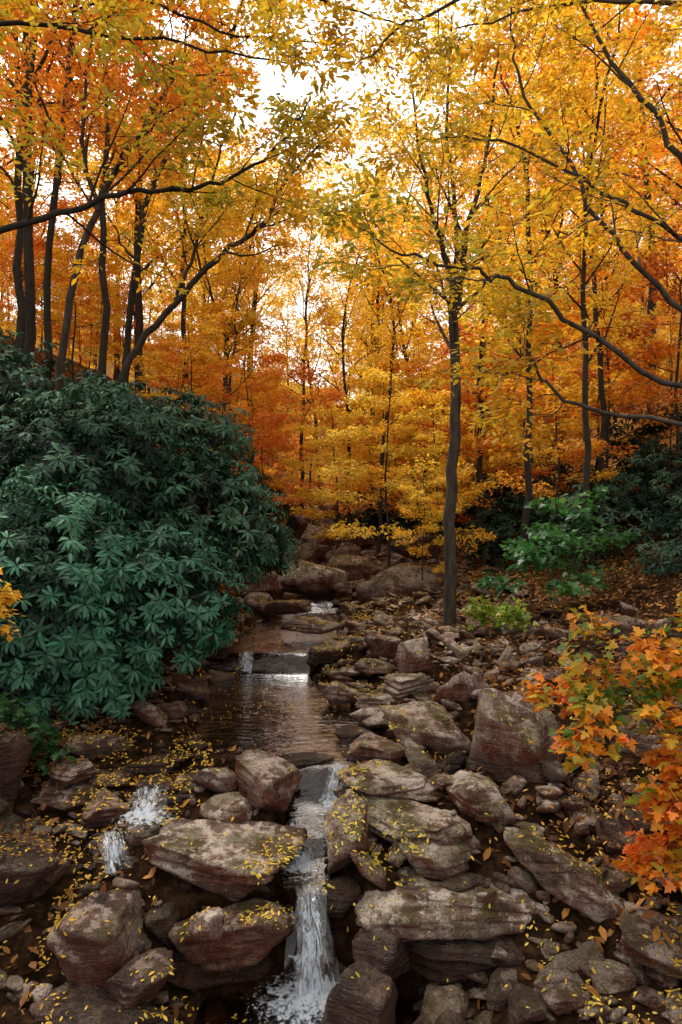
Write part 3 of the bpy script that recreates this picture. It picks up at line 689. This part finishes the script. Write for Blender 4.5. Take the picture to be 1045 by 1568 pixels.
# ------------------------------------------------------------------ distant forest (instanced)
bf=bpy.data.objects.new('background_forest',None); COL.objects.link(bf)
farv=[variant(500+i,random.Random(i).uniform(10,13),.11,cfg(n=[15,6,4],t0=[.28,.2,.1],flat=.4),14,.16,.32,.008,'forest_tree') for i in range(5)]
y=16.
while y<54:
    st=3.9+(y-15)*.07; x=-(.5*y+5)
    while x<.5*y+5:
        px=x+rr.uniform(-1,1)*st*.4; py=y+rr.uniform(-1,1)*st*.4
        q=rr.random()
        if abs(px/py+.10)<.26: mt=M_YEL if q<.85 else (M_GOLD if q<.95 else M_ORG)
        elif px<0: mt=M_ORG if q<.34 else (M_GOLD if q<.70 else (M_YEL if q<.94 else M_RED))
        else: mt=M_GOLD if q<.45 else (M_ORG if q<.66 else (M_YEL if q<.95 else M_RED))
        if not(abs(px+2.0)<2.6 and py<26): put(rr.choice(farv),px,py,rr.uniform(.75,1.15)*(.85 if abs(px/py+.1)<.17 else 1),mt,parent=bf)
        x+=st
    y+=st
for i in range(100):
    py=rr.uniform(13,34); px=rr.uniform(-.5,.5)*py
    if abs(px+.8)<1.2 and py<22: continue
    put(rr.choice(sapv),px,py,rr.uniform(.6,1.1),rr.choice([M_YEL,M_YEL,M_GOLD,M_GOLD,M_ORG]),parent=bf)

# ------------------------------------------------------------------ light, sky, camera
sd=Vector((-.35,.45,.83)).normalized()
el=math.asin(sd.z); az=math.atan2(sd.x,sd.y)
w=bpy.data.worlds.new('World'); scene.world=w; w.use_nodes=True; nt=w.node_tree; nt.nodes.clear()
sk=nt.nodes.new('ShaderNodeTexSky'); sk.sky_type='NISHITA'; sk.sun_disc=False; sk.sun_elevation=el; sk.sun_rotation=az
sk.air_density=1.0; sk.dust_density=4.0; sk.ozone_density=1.0
hs=nt.nodes.new('ShaderNodeHueSaturation'); hs.inputs['Saturation'].default_value=.12; hs.inputs['Value'].default_value=2.6; nt.links.new(sk.outputs[0],hs.inputs['Color'])
mx=nt.nodes.new('ShaderNodeMixRGB'); mx.blend_type='MULTIPLY'; mx.inputs['Fac'].default_value=1; mx.inputs['Color2'].default_value=(1,.955,.91,1); nt.links.new(hs.outputs[0],mx.inputs['Color1'])
bg=nt.nodes.new('ShaderNodeBackground'); bg.inputs['Strength'].default_value=.15; nt.links.new(mx.outputs[0],bg.inputs['Color'])
wo=nt.nodes.new('ShaderNodeOutputWorld'); nt.links.new(bg.outputs[0],wo.inputs['Surface'])
sl=bpy.data.lights.new('sun','SUN'); sl.energy=5.0; sl.angle=math.radians(12); sl.color=(1,.93,.82)
so=bpy.data.objects.new('sun',sl); COL.objects.link(so); so.rotation_euler=(-sd).to_track_quat('-Z','Y').to_euler()
cd=bpy.data.cameras.new('camera'); cd.sensor_fit='VERTICAL'; cd.sensor_height=36; cd.lens=24; cd.clip_end=600; cd.clip_start=.05
co=bpy.data.objects.new('camera',cd); COL.objects.link(co); co.location=(0,0,2.0); co.rotation_euler=(math.radians(90),0,0); scene.camera=co
scene.view_settings.view_transform='Standard'; scene.view_settings.look='None'; scene.view_settings.exposure=0
print('BUILD',time.time()-T0,len(bpy.data.objects))
